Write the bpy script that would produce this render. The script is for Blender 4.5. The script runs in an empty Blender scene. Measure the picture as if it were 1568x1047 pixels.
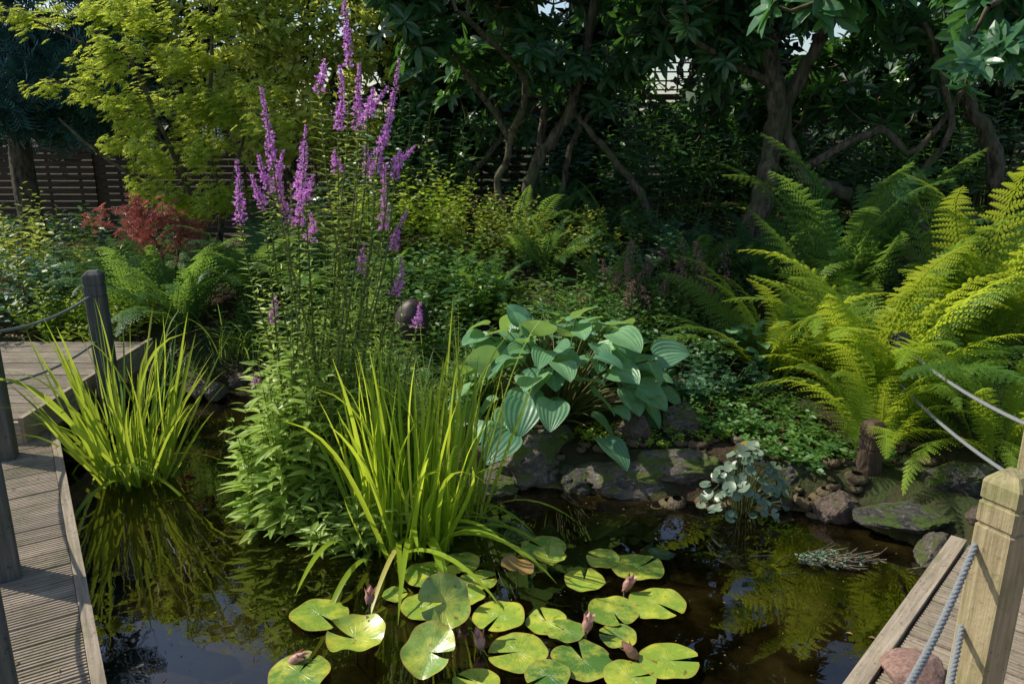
import bpy, math, random
import numpy as np
from mathutils import Vector, noise as mnoise
rng = np.random.default_rng(11)
random.seed(5)
scene = bpy.context.scene
pi = math.pi

# ------------------------------------------------------------------ mesh helpers
class Geo:
    def __init__(s):
        s.V=[];s.A=[];s.Q=[];s.M=[];s.S=[];s.n=0
    def add(s,V,Q,A,mat=0,smooth=False):
        V=np.asarray(V,float).reshape(-1,3);Q=np.asarray(Q,int).reshape(-1,4)
        s.V.append(V);s.A.append(np.asarray(A,float).reshape(-1,3));s.Q.append(Q+s.n)
        s.M.append(np.full(len(Q),mat));s.S.append(np.full(len(Q),smooth));s.n+=len(V)
    def build(s,name,mats):
        V=np.concatenate(s.V);A=np.concatenate(s.A);Q=np.concatenate(s.Q);M=np.concatenate(s.M);S=np.concatenate(s.S)
        me=bpy.data.meshes.new(name)
        me.vertices.add(len(V));me.vertices.foreach_set('co',V.astype(np.float32).ravel())
        me.loops.add(len(Q)*4);me.loops.foreach_set('vertex_index',Q.astype(np.int32).ravel())
        me.polygons.add(len(Q));me.polygons.foreach_set('loop_start',(np.arange(len(Q))*4).astype(np.int32))
        me.polygons.foreach_set('material_index',M.astype(np.int32))
        me.polygons.foreach_set('use_smooth',S.astype(bool))
        me.update(calc_edges=True)
        at=me.attributes.new('luv','FLOAT_VECTOR','POINT');at.data.foreach_set('vector',A.astype(np.float32).ravel())
        for m in mats: me.materials.append(m)
        ob=bpy.data.objects.new(name,me);scene.collection.objects.link(ob)
        return ob

def nrm(a):
    a=np.asarray(a,float);return a/np.maximum(np.linalg.norm(a,axis=-1,keepdims=True),1e-9)

def gridleaf(rows,cols,prof,fold=.25,curl=.15,wave=0.0):
    us=np.linspace(0,1,rows) if np.isscalar(rows) else np.array(rows)
    vs=np.linspace(-1,1,cols)
    V=[];A=[]
    for u in us:
        w=prof(u)
        for v in vs:
            z=fold*abs(v)*w-curl*u*u+wave*math.sin(u*9)*abs(v)*w
            V.append((v*w,u,z));A.append((u,v,0))
    Q=[]
    for i in range(len(us)-1):
        for j in range(cols-1):
            a=i*cols+j;Q.append((a,a+1,a+cols+1,a+cols))
    return np.array(V),np.array(Q),np.array(A)

ELL=gridleaf([0,.2,.5,.8,1],3,lambda u:.012+.17*math.sin(pi*min(1,max(0,u)))**.8*(.9+.2*u),.3,.18)
OVAL=gridleaf([0,.4,.8,1],3,lambda u:.01+.27*math.sin(pi*u**.85)**.9,.3,.15)
CHEAP=gridleaf([0,.45,1],3,lambda u:.02+.24*math.sin(pi*u),.3,.12)
LANCE=gridleaf([0,.3,.65,1],3,lambda u:.012+.095*math.sin(pi*u**.7),.3,.2)
PETAL=gridleaf([0,.5,1],3,lambda u:.08+.22*math.sin(pi*u*.85),.3,-.1)
BLADE=gridleaf(11,3,lambda u:.5*(1-u**4)*(.8+.2*min(1,u*4))+.02,.22,0)
def palm():
    V=[];Q=[];A=[]
    for k,a in enumerate([-1.9,-1.05,-.5,0,.5,1.05,1.9]):
        L=[.45,.75,.95,1.05,.95,.75,.45][k];d=np.array([math.sin(a),math.cos(a)]);s=np.array([d[1],-d[0]])
        b=len(V)
        for p,zz in [((0,0),0),(d*L*.55+s*.09,.03),(d*L,-.1),(d*L*.55-s*.09,.03)]:
            V.append((p[0],p[1],zz));A.append((L,0.5,0))
        Q.append((b,b+1,b+2,b+3))
    return np.array(V),np.array(Q),np.array(A)
PALM=palm()

def place(geo,T,pos,d,up,sc,mat=0,ws=1.0,rnd=None,smooth=False):
    pos=np.asarray(pos);N=len(pos)
    if N==0:return
    d=nrm(d);X=nrm(np.cross(d,up));Z=np.cross(X,d)
    V,Q,A=T;sc=np.broadcast_to(np.asarray(sc,float),(N,))[:,None,None]
    ws=np.broadcast_to(np.asarray(ws,float),(N,))[:,None,None]
    W=pos[:,None,:]+sc*(V[None,:,0:1]*ws*X[:,None,:]+V[None,:,1:2]*d[:,None,:]+V[None,:,2:3]*Z[:,None,:])
    AA=np.tile(A,(N,1,1));AA[:,:,2]=(rng.random(N) if rnd is None else rnd)[:,None]
    QQ=Q[None]+(np.arange(N)*len(V))[:,None,None]
    geo.add(W.reshape(-1,3),QQ.reshape(-1,4),AA.reshape(-1,3),mat,smooth)

def bend(geo,T,L,O,az,e0,tot,p=1.2,ws=1.0,roll=0.0,mat=0,smooth=False,rnd=None,wander=0.0):
    V,Q,A=T
    s=np.linspace(0,1,25);phi=e0-tot*s**p;ds=L/24
    r=np.concatenate([[0],np.cumsum(np.cos(phi[:-1])*ds)]);z=np.concatenate([[0],np.cumsum(np.sin(phi[:-1])*ds)])
    u=V[:,1];R=np.interp(u,s,r);Zz=np.interp(u,s,z);P=np.interp(u,s,phi)
    rad=np.array([math.cos(az),math.sin(az),0]);side=np.array([-math.sin(az),math.cos(az),0])
    nv=-np.sin(P)[:,None]*rad+np.cos(P)[:,None]*np.array([0,0,1.])
    S2=math.cos(roll)*side+math.sin(roll)*nv;N2=-math.sin(roll)*side+math.cos(roll)*nv
    W=np.asarray(O)+R[:,None]*rad+Zz[:,None]*np.array([0,0,1.])+S2*(V[:,0:1]*L*ws)+N2*(V[:,2:3]*L*ws)
    if wander: W=W+side*(wander*np.sin(u*3.0)*u)[:,None]
    AA=A.copy();AA[:,2]=rng.random() if rnd is None else rnd
    geo.add(W,Q,AA,mat,smooth)
    return W

def tube(geo,pts,rad,n=6,mat=0,rnd=None):
    pts=np.asarray(pts,float);m=len(pts);rad=np.broadcast_to(np.asarray(rad,float),(m,))
    t=np.gradient(pts,axis=0);t=nrm(t)
    ref=np.array([0.31,.87,.38]) if abs(t[:,2]).mean()>.6 else np.array([0.1,.2,.97])
    U=nrm(np.cross(t,ref));Vv=np.cross(t,U)
    a=np.arange(n)*2*pi/n
    W=pts[:,None,:]+rad[:,None,None]*(np.cos(a)[None,:,None]*U[:,None,:]+np.sin(a)[None,:,None]*Vv[:,None,:])
    Q=[]
    for i in range(m-1):
        for j in range(n):
            k=(j+1)%n;Q.append((i*n+j,i*n+k,(i+1)*n+k,(i+1)*n+j))
    Ln=np.concatenate([[0],np.cumsum(np.linalg.norm(np.diff(pts,axis=0),axis=1))])
    A=np.zeros((m,n,3));A[:,:,0]=Ln[:,None];A[:,:,1]=(a/10)[None];A[:,:,2]=rng.random() if rnd is None else rnd
    geo.add(W.reshape(-1,3),Q,A.reshape(-1,3),mat,True)

def smoothpath(pts,n=5,wig=0.0):
    pts=np.asarray(pts,float);m=len(pts);out=[]
    P=np.vstack([2*pts[0]-pts[1],pts,2*pts[-1]-pts[-2]])
    for i in range(1,m):
        p0,p1,p2,p3=P[i-1],P[i],P[i+1],P[i+2]
        for k in range(n):
            t=k/n
            out.append(.5*((2*p1)+(-p0+p2)*t+(2*p0-5*p1+4*p2-p3)*t*t+(-p0+3*p1-3*p2+p3)*t**3))
    out.append(pts[-1]);out=np.array(out)
    if wig: out[1:-1]+=rng.normal(0,wig,(len(out)-2,3))
    return out

def box(geo,c,ax,h,mat=0,rnd=None):
    c=np.asarray(c,float);X,Y,Z=[np.asarray(a,float) for a in ax]
    r=rng.random() if rnd is None else rnd
    for f in range(3):
        for sg in (-1,1):
            o=[0,1,2];o.remove(f);a,b=o
            vs=[];A=[]
            for (p,q) in [(-1,-1),(1,-1),(1,1),(-1,1)]:
                co=[0,0,0];co[f]=sg;co[a]=p;co[b]=q
                vs.append(c+X*co[0]*h[0]+Y*co[1]*h[1]+Z*co[2]*h[2]);A.append((co[0]*h[0]+h[0],co[1]*h[1]+co[2]*h[2]*.7,r))
            geo.add(vs,[(0,1,2,3)] if sg>0 else [(3,2,1,0)],A,mat)

# ------------------------------------------------------------------ materials
def newmat(name):
    m=bpy.data.materials.new(name);m.use_nodes=True;nt=m.node_tree;nt.nodes.clear()
    out=nt.nodes.new('ShaderNodeOutputMaterial');return m,nt,out
def N(nt,t,**k):
    n=nt.nodes.new(t)
    for a,b in k.items(): setattr(n,a,b)
    return n
def mixc(nt,fac,a,b,blend='MIX'):
    n=nt.nodes.new('ShaderNodeMix');n.data_type='RGBA';n.blend_type=blend
    for sock,val in ((n.inputs[0],fac),(n.inputs[6],a),(n.inputs[7],b)):
        if isinstance(val,bpy.types.NodeSocket): nt.links.new(val,sock)
        elif isinstance(val,(int,float)): sock.default_value=val
        else: sock.default_value=(*val,1)
    return n.outputs[2]
def mth(nt,op,a,b=None,c=None):
    n=nt.nodes.new('ShaderNodeMath');n.operation=op
    for i,v in enumerate((a,b,c)):
        if v is None: continue
        if isinstance(v,bpy.types.NodeSocket): nt.links.new(v,n.inputs[i])
        else: n.inputs[i].default_value=v
    return n.outputs[0]
def mapr(nt,v,a,b,c=0.,d=1.):
    n=nt.nodes.new('ShaderNodeMapRange');nt.links.new(v,n.inputs[0])
    for i,x in enumerate((a,b,c,d)): n.inputs[i+1].default_value=x
    return n.outputs[0]
def noise(nt,vec,scale,detail=4,rough=.55):
    n=nt.nodes.new('ShaderNodeTexNoise');n.inputs['Scale'].default_value=scale;n.inputs['Detail'].default_value=detail;n.inputs['Roughness'].default_value=rough
    if vec is not None: nt.links.new(vec,n.inputs['Vector'])
    return n.outputs['Fac']
def objc(nt): return nt.nodes.new('ShaderNodeTexCoord').outputs['Object']
def bumpn(nt,h,st,dist=.01):
    b=nt.nodes.new('ShaderNodeBump');b.inputs['Strength'].default_value=st;b.inputs['Distance'].default_value=dist
    nt.links.new(h,b.inputs['Height']);return b.outputs[0]
def princ(nt,col,rough,spec=.5,normal=None):
    p=nt.nodes.new('ShaderNodeBsdfPrincipled')
    if isinstance(col,bpy.types.NodeSocket): nt.links.new(col,p.inputs['Base Color'])
    else: p.inputs['Base Color'].default_value=(*col,1)
    if isinstance(rough,bpy.types.NodeSocket): nt.links.new(rough,p.inputs['Roughness'])
    else: p.inputs['Roughness'].default_value=rough
    p.inputs['Specular IOR Level'].default_value=spec
    if normal is not None: nt.links.new(normal,p.inputs['Normal'])
    return p.outputs[0]

def leafmat(name,dark,light,trans=.35,tcol=None,rough=.45,spec=.5,veins=0,old=None,rib=.25,detail=False):
    m,nt,out=newmat(name)
    at=N(nt,'ShaderNodeAttribute',attribute_name='luv')
    sp=N(nt,'ShaderNodeSeparateXYZ');nt.links.new(at.outputs['Vector'],sp.inputs[0])
    c=mixc(nt,sp.outputs[2],dark,light)
    if detail:
        oc=objc(nt);nz2=noise(nt,oc,45,2)
        c=mixc(nt,mapr(nt,nz2,.4,.75,0,.35),c,tuple(x*.5 for x in dark))
    if rib>0:
        av=mth(nt,'ABSOLUTE',sp.outputs[1])
        ribf=mapr(nt,av,.0,.16,rib,0)
        c=mixc(nt,ribf,c,tuple(min(1,x*1.6+.02) for x in light))
    if old is not None:
        f=mapr(nt,sp.outputs[2],.93,.96,0,.85);c=mixc(nt,f,c,old)
    nor=None
    if veins:
        w=mth(nt,'SINE',mth(nt,'MULTIPLY',sp.outputs[1],veins))
        nor=bumpn(nt,w,.35,.003)
    pr=princ(nt,c,rough,spec,nor)
    if trans<=0:
        nt.links.new(pr,out.inputs[0]);return m
    tr=N(nt,'ShaderNodeBsdfTranslucent')
    tc=tcol or (light[0]*2.2,light[1]*2.0,light[2]*.6)
    tcc=mixc(nt,sp.outputs[2],tuple(x*.75 for x in tc),tc)
    nt.links.new(tcc,tr.inputs[0])
    mx=N(nt,'ShaderNodeMixShader');mx.inputs[0].default_value=trans
    nt.links.new(pr,mx.inputs[1]);nt.links.new(tr.outputs[0],mx.inputs[2]);nt.links.new(mx.outputs[0],out.inputs[0])
    return m

M={}
M['rhodo']=leafmat('rhododendron_leaf',(.025,.08,.035),(.065,.165,.055),.24,(.16,.40,.05),.34,.6,old=(.25,.2,.04))
M['rhodo_near']=leafmat('rhododendron_leaf_near',(.03,.10,.04),(.06,.18,.065),.28,(.18,.46,.08),.36,.6,rib=.4)
M['back']=leafmat('background_leaf',(.014,.045,.018),(.04,.095,.025),0,None,.5,rib=0)
M['acer']=leafmat('acer_leaf',(.20,.30,.03),(.42,.52,.07),.5,(.82,.92,.10),.5,rib=0)
M['acer_red']=leafmat('red_acer_leaf',(.18,.035,.035),(.48,.18,.14),.38,(.8,.22,.14),.5,rib=0)
M['gold']=leafmat('golden_leaf',(.20,.29,.035),(.50,.54,.12),.45,(.82,.88,.12),.45)
M['conifer']=leafmat('conifer_spray',(.014,.06,.055),(.05,.16,.13),0,None,.55,rib=0)
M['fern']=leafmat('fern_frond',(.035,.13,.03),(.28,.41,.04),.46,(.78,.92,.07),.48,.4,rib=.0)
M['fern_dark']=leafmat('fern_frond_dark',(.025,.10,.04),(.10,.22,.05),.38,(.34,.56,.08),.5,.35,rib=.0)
M['hosta']=leafmat('hosta_leaf',(.09,.24,.14),(.23,.44,.20),.26,(.55,.85,.16),.40,.5,veins=24,rib=.3,detail=True)
M['iris']=leafmat('iris_leaf',(.13,.27,.02),(.42,.56,.045),.5,(.82,.96,.07),.38,.5,old=(.6,.5,.16),rib=.1)
M['iris_dark']=leafmat('iris_leaf_dark',(.08,.19,.02),(.32,.45,.04),.45,(.66,.80,.07),.4,.5,old=(.6,.5,.16),rib=.1)
M['loose']=leafmat('loosestrife_leaf',(.13,.26,.04),(.46,.58,.16),.42,(.75,.92,.14),.38,.5,rib=.4)
M['herb']=leafmat('herb_leaf',(.035,.12,.03),(.12,.25,.045),.34,(.34,.58,.06),.45)
M['herb_blue']=leafmat('herb_leaf_blue',(.03,.11,.06),(.09,.20,.09),.25,(.16,.36,.07),.45)
M['lime']=leafmat('lime_leaf',(.15,.29,.03),(.42,.54,.06),.42,(.75,.92,.07),.42)
M['grass']=leafmat('grass_blade',(.045,.12,.025),(.15,.26,.055),.35,(.4,.56,.07),.45,rib=0)
M['silver']=leafmat('silver_leaf',(.07,.14,.09),(.26,.33,.23),.2,(.2,.3,.15),.36,.5,rib=.4,old=(.3,.22,.04),detail=True)
M['purple']=leafmat('loosestrife_petal',(.50,.13,.62),(.90,.45,.90),.42,(.95,.42,.98),.6,.2,rib=.2)
M['plume']=leafmat('astilbe_plume',(.22,.10,.11),(.32,.18,.18),.25,(.4,.2,.2),.7,.2,rib=0)
M['bud']=leafmat('lily_bud',(.28,.10,.08),(.66,.38,.30),.2,(.6,.3,.2),.4,.5)
M['litter']=leafmat('leaf_litter',(.07,.04,.02),(.28,.18,.07),.0,None,.7,.2)

def lilymat():
    m,nt,out=newmat('lily_pad_leaf')
    at=N(nt,'ShaderNodeAttribute',attribute_name='luv')
    sp=N(nt,'ShaderNodeSeparateXYZ');nt.links.new(at.outputs['Vector'],sp.inputs[0])
    c=mixc(nt,sp.outputs[2],(.06,.16,.035),(.32,.44,.05))
    w=mth(nt,'SINE',mth(nt,'MULTIPLY',sp.outputs[1],22*pi))
    wf=mth(nt,'MULTIPLY',mapr(nt,w,.75,1,0,.35),mapr(nt,sp.outputs[0],.0,.9,1,.1))
    c=mixc(nt,wf,c,(.40,.52,.12))
    nz=noise(nt,objc(nt),9,6,.7)
    c=mixc(nt,mapr(nt,nz,.46,.64,0,.75),c,(.55,.54,.06))
    nz3=noise(nt,objc(nt),33,4,.6)
    spot=mapr(nt,nz3,.62,.69,0,.85)
    c=mixc(nt,spot,c,(.15,.08,.02))
    edge=mapr(nt,sp.outputs[0],.92,1.0,0,.7)
    c=mixc(nt,edge,c,(.38,.26,.05))
    f=mapr(nt,sp.outputs[2],.90,.94,0,.8);c=mixc(nt,f,c,(.30,.12,.06))
    nor=bumpn(nt,mth(nt,'ADD',wf,mth(nt,'MULTIPLY',nz,.9)),.5,.008)
    p=princ(nt,c,mapr(nt,nz,.3,.7,.16,.40),.7,nor)
    nt.links.new(p,out.inputs[0])
    return m
M['lily']=lilymat()

def barkmat(name,a,b,moss):
    m,nt,out=newmat(name);oc=objc(nt)
    mp=N(nt,'ShaderNodeMapping');mp.inputs['Scale'].default_value=(1,1,.3);nt.links.new(oc,mp.inputs[0])
    n1=noise(nt,mp.outputs[0],28,3,.65);n2=noise(nt,oc,5,2)
    c=mixc(nt,mapr(nt,n1,.35,.65),a,b)
    c=mixc(nt,mapr(nt,n2,.5,.66,0,.7),c,moss)
    p=princ(nt,c,.85,.2,bumpn(nt,n1,.8,.02));nt.links.new(p,out.inputs[0]);return m
M['bark']=barkmat('bark',(.035,.028,.019),(.18,.15,.105),(.09,.10,.045))
M['stem']=leafmat('green_stem',(.06,.10,.02),(.14,.15,.04),0,None,.5,.4,rib=0)

def woodmat(name,a,b,green,gf=.3):
    m,nt,out=newmat(name)
    at=N(nt,'ShaderNodeAttribute',attribute_name='luv')
    sp=N(nt,'ShaderNodeSeparateXYZ');nt.links.new(at.outputs['Vector'],sp.inputs[0])
    cb=N(nt,'ShaderNodeCombineXYZ')
    nt.links.new(mth(nt,'MULTIPLY',sp.outputs[0],4),cb.inputs[0]);nt.links.new(mth(nt,'MULTIPLY',sp.outputs[1],70),cb.inputs[1]);nt.links.new(mth(nt,'MULTIPLY',sp.outputs[2],37),cb.inputs[2])
    g=noise(nt,cb.outputs[0],1.0,5,.6);n2=noise(nt,objc(nt),7,5,.6);n3=noise(nt,objc(nt),45,3,.6)
    c=mixc(nt,mapr(nt,g,.3,.7),a,b)
    c=mixc(nt,mth(nt,'MULTIPLY',sp.outputs[2],.35),c,tuple(x*.55 for x in a))
    c=mixc(nt,mapr(nt,n2,.48,.68,0,gf),c,green)
    c=mixc(nt,mapr(nt,n3,.60,.72,0,.6),c,tuple(x*.3 for x in a))
    p=princ(nt,c,.75,.25,bumpn(nt,mth(nt,'ADD',g,mth(nt,'MULTIPLY',n3,.5)),.6,.008));nt.links.new(p,out.inputs[0]);return m
M['deck']=woodmat('weathered_deck_wood',(.23,.185,.135),(.47,.39,.30),(.14,.14,.07),.5)
M['post']=woodmat('post_wood',(.28,.22,.12),(.50,.41,.24),(.15,.18,.05),.6)
M['post_grey']=woodmat('post_wood_grey',(.06,.065,.065),(.15,.145,.13),(.05,.07,.04),.5)
M['fence']=woodmat('fence_wood',(.05,.034,.022),(.13,.085,.055),(.02,.03,.015),.3)

def ropemat():
    m,nt,out=newmat('rope_fibre');n=noise(nt,objc(nt),160,3)
    p=princ(nt,mixc(nt,n,(.12,.13,.135),(.30,.31,.31)),.85,.2,bumpn(nt,n,.5,.003));nt.links.new(p,out.inputs[0]);return m
M['rope']=ropemat()
def ornmat():
    m,nt,out=newmat('ornament_ceramic');n=noise(nt,objc(nt),4,4)
    nt.links.new(princ(nt,mixc(nt,n,(.022,.014,.016),(.06,.038,.036)),.5,.4,bumpn(nt,n,.3,.01)),out.inputs[0]);return m
M['ornament']=ornmat()

def rockmat(name,a,b,moss,mf=.8,lich=.6):
    m,nt,out=newmat(name);oc=objc(nt)
    n1=noise(nt,oc,3,8,.7);n2=noise(nt,oc,1.6,5,.6);n3=noise(nt,oc,7,5,.65);n4=noise(nt,oc,30,3,.6)
    c=mixc(nt,mapr(nt,n1,.32,.68),a,b)
    c=mixc(nt,mapr(nt,n3,.55,.62,0,lich),c,(.55,.55,.48))
    ge=N(nt,'ShaderNodeNewGeometry');sp=N(nt,'ShaderNodeSeparateXYZ');nt.links.new(ge.outputs['Normal'],sp.inputs[0])
    f=mth(nt,'MULTIPLY',mapr(nt,sp.outputs[2],-.1,.5),mapr(nt,n2,.45,.53,0,mf))
    mc=mixc(nt,n4,moss,tuple(x*2.8 for x in moss))
    c=mixc(nt,f,c,mc)
    p=princ(nt,c,.8,.3,bumpn(nt,mth(nt,'ADD',n1,mth(nt,'MULTIPLY',n4,.4)),1.0,.07));nt.links.new(p,out.inputs[0]);return m
M['rock']=rockmat('mossy_rock',(.06,.05,.04),(.40,.34,.27),(.08,.12,.012),.85)
M['rock_dark']=rockmat('dark_rock',(.035,.035,.035),(.20,.185,.16),(.06,.10,.012),.85,.35)
M['rock_clean']=rockmat('brown_stone',(.13,.085,.065),(.42,.31,.25),(.08,.1,.02),.3,.4)
M['pebble']=rockmat('pebble_stone',(.08,.055,.03),(.20,.14,.09),(.06,.06,.02),.3,.1)

# ------------------------------------------------------------------ pond shape / terrain
POND=np.array([(-3.7,4.6),(-3.4,2.0),(-2.6,.8),(.3,.8),(.9,1.7),(1.35,2.2),(1.8,2.75),(1.95,3.1),(1.6,3.5),(1.1,3.66),(.6,3.68),(.08,3.85),(-.35,4.3),(-1.1,5.0),(-2.1,5.35),(-3.0,5.3)])
def sdist(x,y):
    x=np.asarray(x,float);y=np.asarray(y,float);d=np.full(x.shape,1e9);ins=np.zeros(x.shape,bool);n=len(POND)
    for i in range(n):
        a=POND[i];b=POND[(i+1)%n];e=b-a
        t=np.clip(((x-a[0])*e[0]+(y-a[1])*e[1])/(e@e),0,1)
        d=np.minimum(d,np.hypot(x-a[0]-t*e[0],y-a[1]-t*e[1]))
        c=((a[1]>y)!=(b[1]>y))&(x<(b[0]-a[0])*(y-a[1])/(b[1]-a[1]+1e-12)+a[0]);ins^=c
    return np.where(ins,-d,d)
def sm(t): t=np.clip(t,0,1);return t*t*(3-2*t)
def gz(x,y):
    x=np.asarray(x,float);y=np.asarray(y,float);sd=sdist(x,y)
    inside=-.42*sm(-sd/.5)
    f=.38+.62*sm((x+3.0)/2.4)
    bank=.78*sm((y-3.9)/3.6)*f
    nz=.03*np.sin(x*2.3+y*1.1)*np.sin(y*1.9-x*.7)+.015*np.sin(x*6.1)*np.sin(y*5.3)
    out=.03+.13*sm(sd/.18)+(bank+nz)*sm(sd/.6)
    return np.where(sd<0,inside+.03*sm(1+sd/.05),out)
def build_ground():
    def ax(lo,hi,st,far):
        c=np.arange(lo,hi,st);o=[];s=st;v=hi
        while v<far: s*=1.35;o.append(v);v+=s
        o.append(far);p=[];s=st;v=lo-st
        while v>-far: s*=1.35;p.append(v);v-=s
        p.append(-far);return np.concatenate([p[::-1],c,o])
    xs=ax(-5,5,.06,300);ys=ax(.4,10,.06,300)
    X,Y=np.meshgrid(xs,ys);Z=gz(X,Y);Z+=rng.normal(0,.004,Z.shape)
    nx=len(xs);i=np.arange(len(ys)-1)[:,None]*nx+np.arange(nx-1)[None,:]
    Q=np.stack([i,i+1,i+nx+1,i+nx],-1).reshape(-1,4)
    g=Geo();V=np.stack([X,Y,Z],-1).reshape(-1,3);g.add(V,Q,V*0,0,True)
    m,nt,out=newmat('soil_ground');oc=objc(nt)
    n1=noise(nt,oc,3,4,.6);n2=noise(nt,oc,30,4,.65);n4=noise(nt,oc,1.3,4,.6)
    soil=mixc(nt,n2,(.02,.014,.008),(.08,.055,.033))
    soil=mixc(nt,mapr(nt,n1,.45,.58,0,.8),soil,(.035,.055,.015))
    ge=N(nt,'ShaderNodeNewGeometry');sp=N(nt,'ShaderNodeSeparateXYZ');nt.links.new(ge.outputs['Position'],sp.inputs[0])
    mud=mixc(nt,mapr(nt,n4,.44,.58),(.035,.028,.012),(.55,.42,.12))
    mud=mixc(nt,mapr(nt,n2,.5,.62,0,.5),mud,(.06,.05,.012))
    c=mixc(nt,mapr(nt,sp.outputs[2],-.03,.03),mud,soil)
    p=princ(nt,c,.9,.2,bumpn(nt,n2,.8,.03));nt.links.new(p,out.inputs[0])
    g.build('ground',[m])
build_ground()

def build_water():
    g=Geo();g.add([(-4,.3,0),(2.5,.3,0),(2.5,5.8,0),(-4,5.8,0)],[(0,1,2,3)],np.zeros((4,3)),0)
    m,nt,out=newmat('pond_water')
    oc=objc(nt);n=noise(nt,oc,1.8,3,.5);n2=noise(nt,oc,9,2,.5)
    nb=bumpn(nt,mth(nt,'ADD',n,mth(nt,'MULTIPLY',n2,.12)),.2,.02)
    fr=N(nt,'ShaderNodeFresnel');fr.inputs[0].default_value=1.85;nt.links.new(nb,fr.inputs[1])
    tr=N(nt,'ShaderNodeBsdfTransparent');tr.inputs[0].default_value=(.44,.35,.16,1)
    gl=N(nt,'ShaderNodeBsdfGlossy');gl.inputs['Roughness'].default_value=.012;gl.inputs[0].default_value=(1,1,1,1);nt.links.new(nb,gl.inputs['Normal'])
    df=N(nt,'ShaderNodeBsdfDiffuse');df.inputs[0].default_value=(.085,.062,.016,1)
    mx2=N(nt,'ShaderNodeMixShader');n3=noise(nt,oc,1.5,5,.6)
    nt.links.new(mapr(nt,n3,.50,.68,.02,.30),mx2.inputs[0]);nt.links.new(tr.outputs[0],mx2.inputs[1]);nt.links.new(df.outputs[0],mx2.inputs[2])
    mx=N(nt,'ShaderNodeMixShader');nt.links.new(fr.outputs[0],mx.inputs[0]);nt.links.new(mx2.outputs[0],mx.inputs[1]);nt.links.new(gl.outputs[0],mx.inputs[2])
    nt.links.new(mx.outputs[0],out.inputs[0])
    g.build('pond_water',[m])
build_water()

# ------------------------------------------------------------------ rocks
def rock(name,c,s,mat,seed,rot=0,sub=5,rough=.30):
    import bmesh
    bm=bmesh.new();bmesh.ops.create_icosphere(bm,subdivisions=sub,radius=1)
    off=Vector((seed*3.7,seed*1.3,seed*2.1))
    R_=[]
    for k in range(7):
        r=random.Random(seed*11+k);R_.append((Vector((r.uniform(-1,1),r.uniform(-1,1),r.uniform(-.3,1))).normalized(),r.uniform(.58,.85)))
    for v in bm.verts:
        p=v.co.normalized()
        d=1+rough*mnoise.noise(p*1.1+off)*1.6+rough*.5*mnoise.noise(p*2.7+off)
        q=p*d
        if rough>.1:
            for n,h in R_:
                dd=q.dot(n)
                if dd>h: q-=n*(dd-h)*.9
        q*=1+rough*.28*mnoise.noise(p*5+off)+rough*.20*mnoise.noise(p*12+off)+rough*.10*mnoise.noise(p*26+off)
        v.co=q
    me=bpy.data.meshes.new(name);bm.to_mesh(me);bm.free()
    for p in me.polygons:p.use_smooth=True
    me.materials.append(mat)
    ob=bpy.data.objects.new(name,me);ob.location=c;ob.scale=s;ob.rotation_euler=(0,0,rot);scene.collection.objects.link(ob)
    return ob
R=M['rock']
rock('mossy_boulder',(.12,4.0,.10),(.26,.20,.19),R,1,.3)
rock('mossy_boulder',(-.25,3.96,.06),(.15,.13,.12),M['rock_clean'],2,1.0)
rock('mossy_boulder',(-.10,3.80,.01),(.19,.12,.09),R,3,.1)
rock('mossy_boulder',(-.42,4.22,.05),(.14,.13,.10),R,14,.4)
rock('stone_slab',(.60,3.79,.06),(.28,.14,.11),R,4,.08)
rock('stone_slab',(.92,3.86,.10),(.24,.15,.11),R,5,-.2)
rock('mossy_boulder',(.68,4.08,.20),(.13,.11,.09),M['rock_clean'],6,.5)
rock('mossy_boulder',(.95,4.15,.22),(.13,.11,.10),R,7,.9)
rock('mossy_boulder',(1.42,3.74,.07),(.15,.12,.12),M['rock_dark'],8,.2)
rock('mossy_boulder',(1.56,3.46,.04),(.12,.10,.10),M['rock_clean'],9,.7)
rock('mossy_boulder',(1.34,3.60,.02),(.09,.08,.08),R,19,.7)
rock('stone_slab',(1.84,3.30,.10),(.24,.15,.05),M['rock_dark'],10,-.35)
rock('mossy_boulder',(1.84,3.06,.04),(.11,.09,.11),R,11,.4)
rock('mossy_boulder',(.34,3.80,.03),(.11,.09,.09),M['rock_dark'],12,.4)
rock('mossy_boulder',(2.2,3.5,.18),(.2,.16,.12),M['rock_dark'],13,.4)
for i,(x,y,s) in enumerate([(1.98,3.02,.07),(2.07,3.10,.06),(2.02,2.92,.05),(2.13,2.98,.055)]):
    rock('cobble_stone',(x,y,.24),(s,s*.8,s*.7),M['rock_clean'],20+i,i,sub=3)
for i in range(16):
    x=-1.0-i*.13;rock('edge_stone',(x,5.08+.2*math.sin(i*1.3)+min(.25,i*.03),.06),(.09+.04*random.random(),.08,.07),M['rock_clean'] if i%2 else R,40+i,i,sub=3)
g=Geo()
import bmesh
bm=bmesh.new();bmesh.ops.create_uvsphere(bm,u_segments=10,v_segments=6,radius=1);bmesh.ops.delete(bm,geom=[v for v in bm.verts if abs(v.co.z)>.999],context='VERTS')
PV=np.array([v.co[:] for v in bm.verts]);PQ=np.array([[v.index for v in f.verts] for f in bm.faces]);bm.free()
for i in range(170):
    if i<110: x=rng.uniform(-.2,1.7);y=3.62-abs(rng.normal(0,.12))
    else:
        x=rng.uniform(-.5,2.2);y=rng.uniform(3.7,4.0)
    s=rng.uniform(.02,.05);z=float(gz(x,y))+s*.4
    a=rng.uniform(0,pi);v=PV*np.array([s*rng.uniform(.9,1.5),s,s*.6]);v=np.stack([v[:,0]*math.cos(a)-v[:,1]*math.sin(a),v[:,0]*math.sin(a)+v[:,1]*math.cos(a),v[:,2]],1)+(x,y,z)
    g.add(v,PQ,PV*0,0,True)
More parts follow.
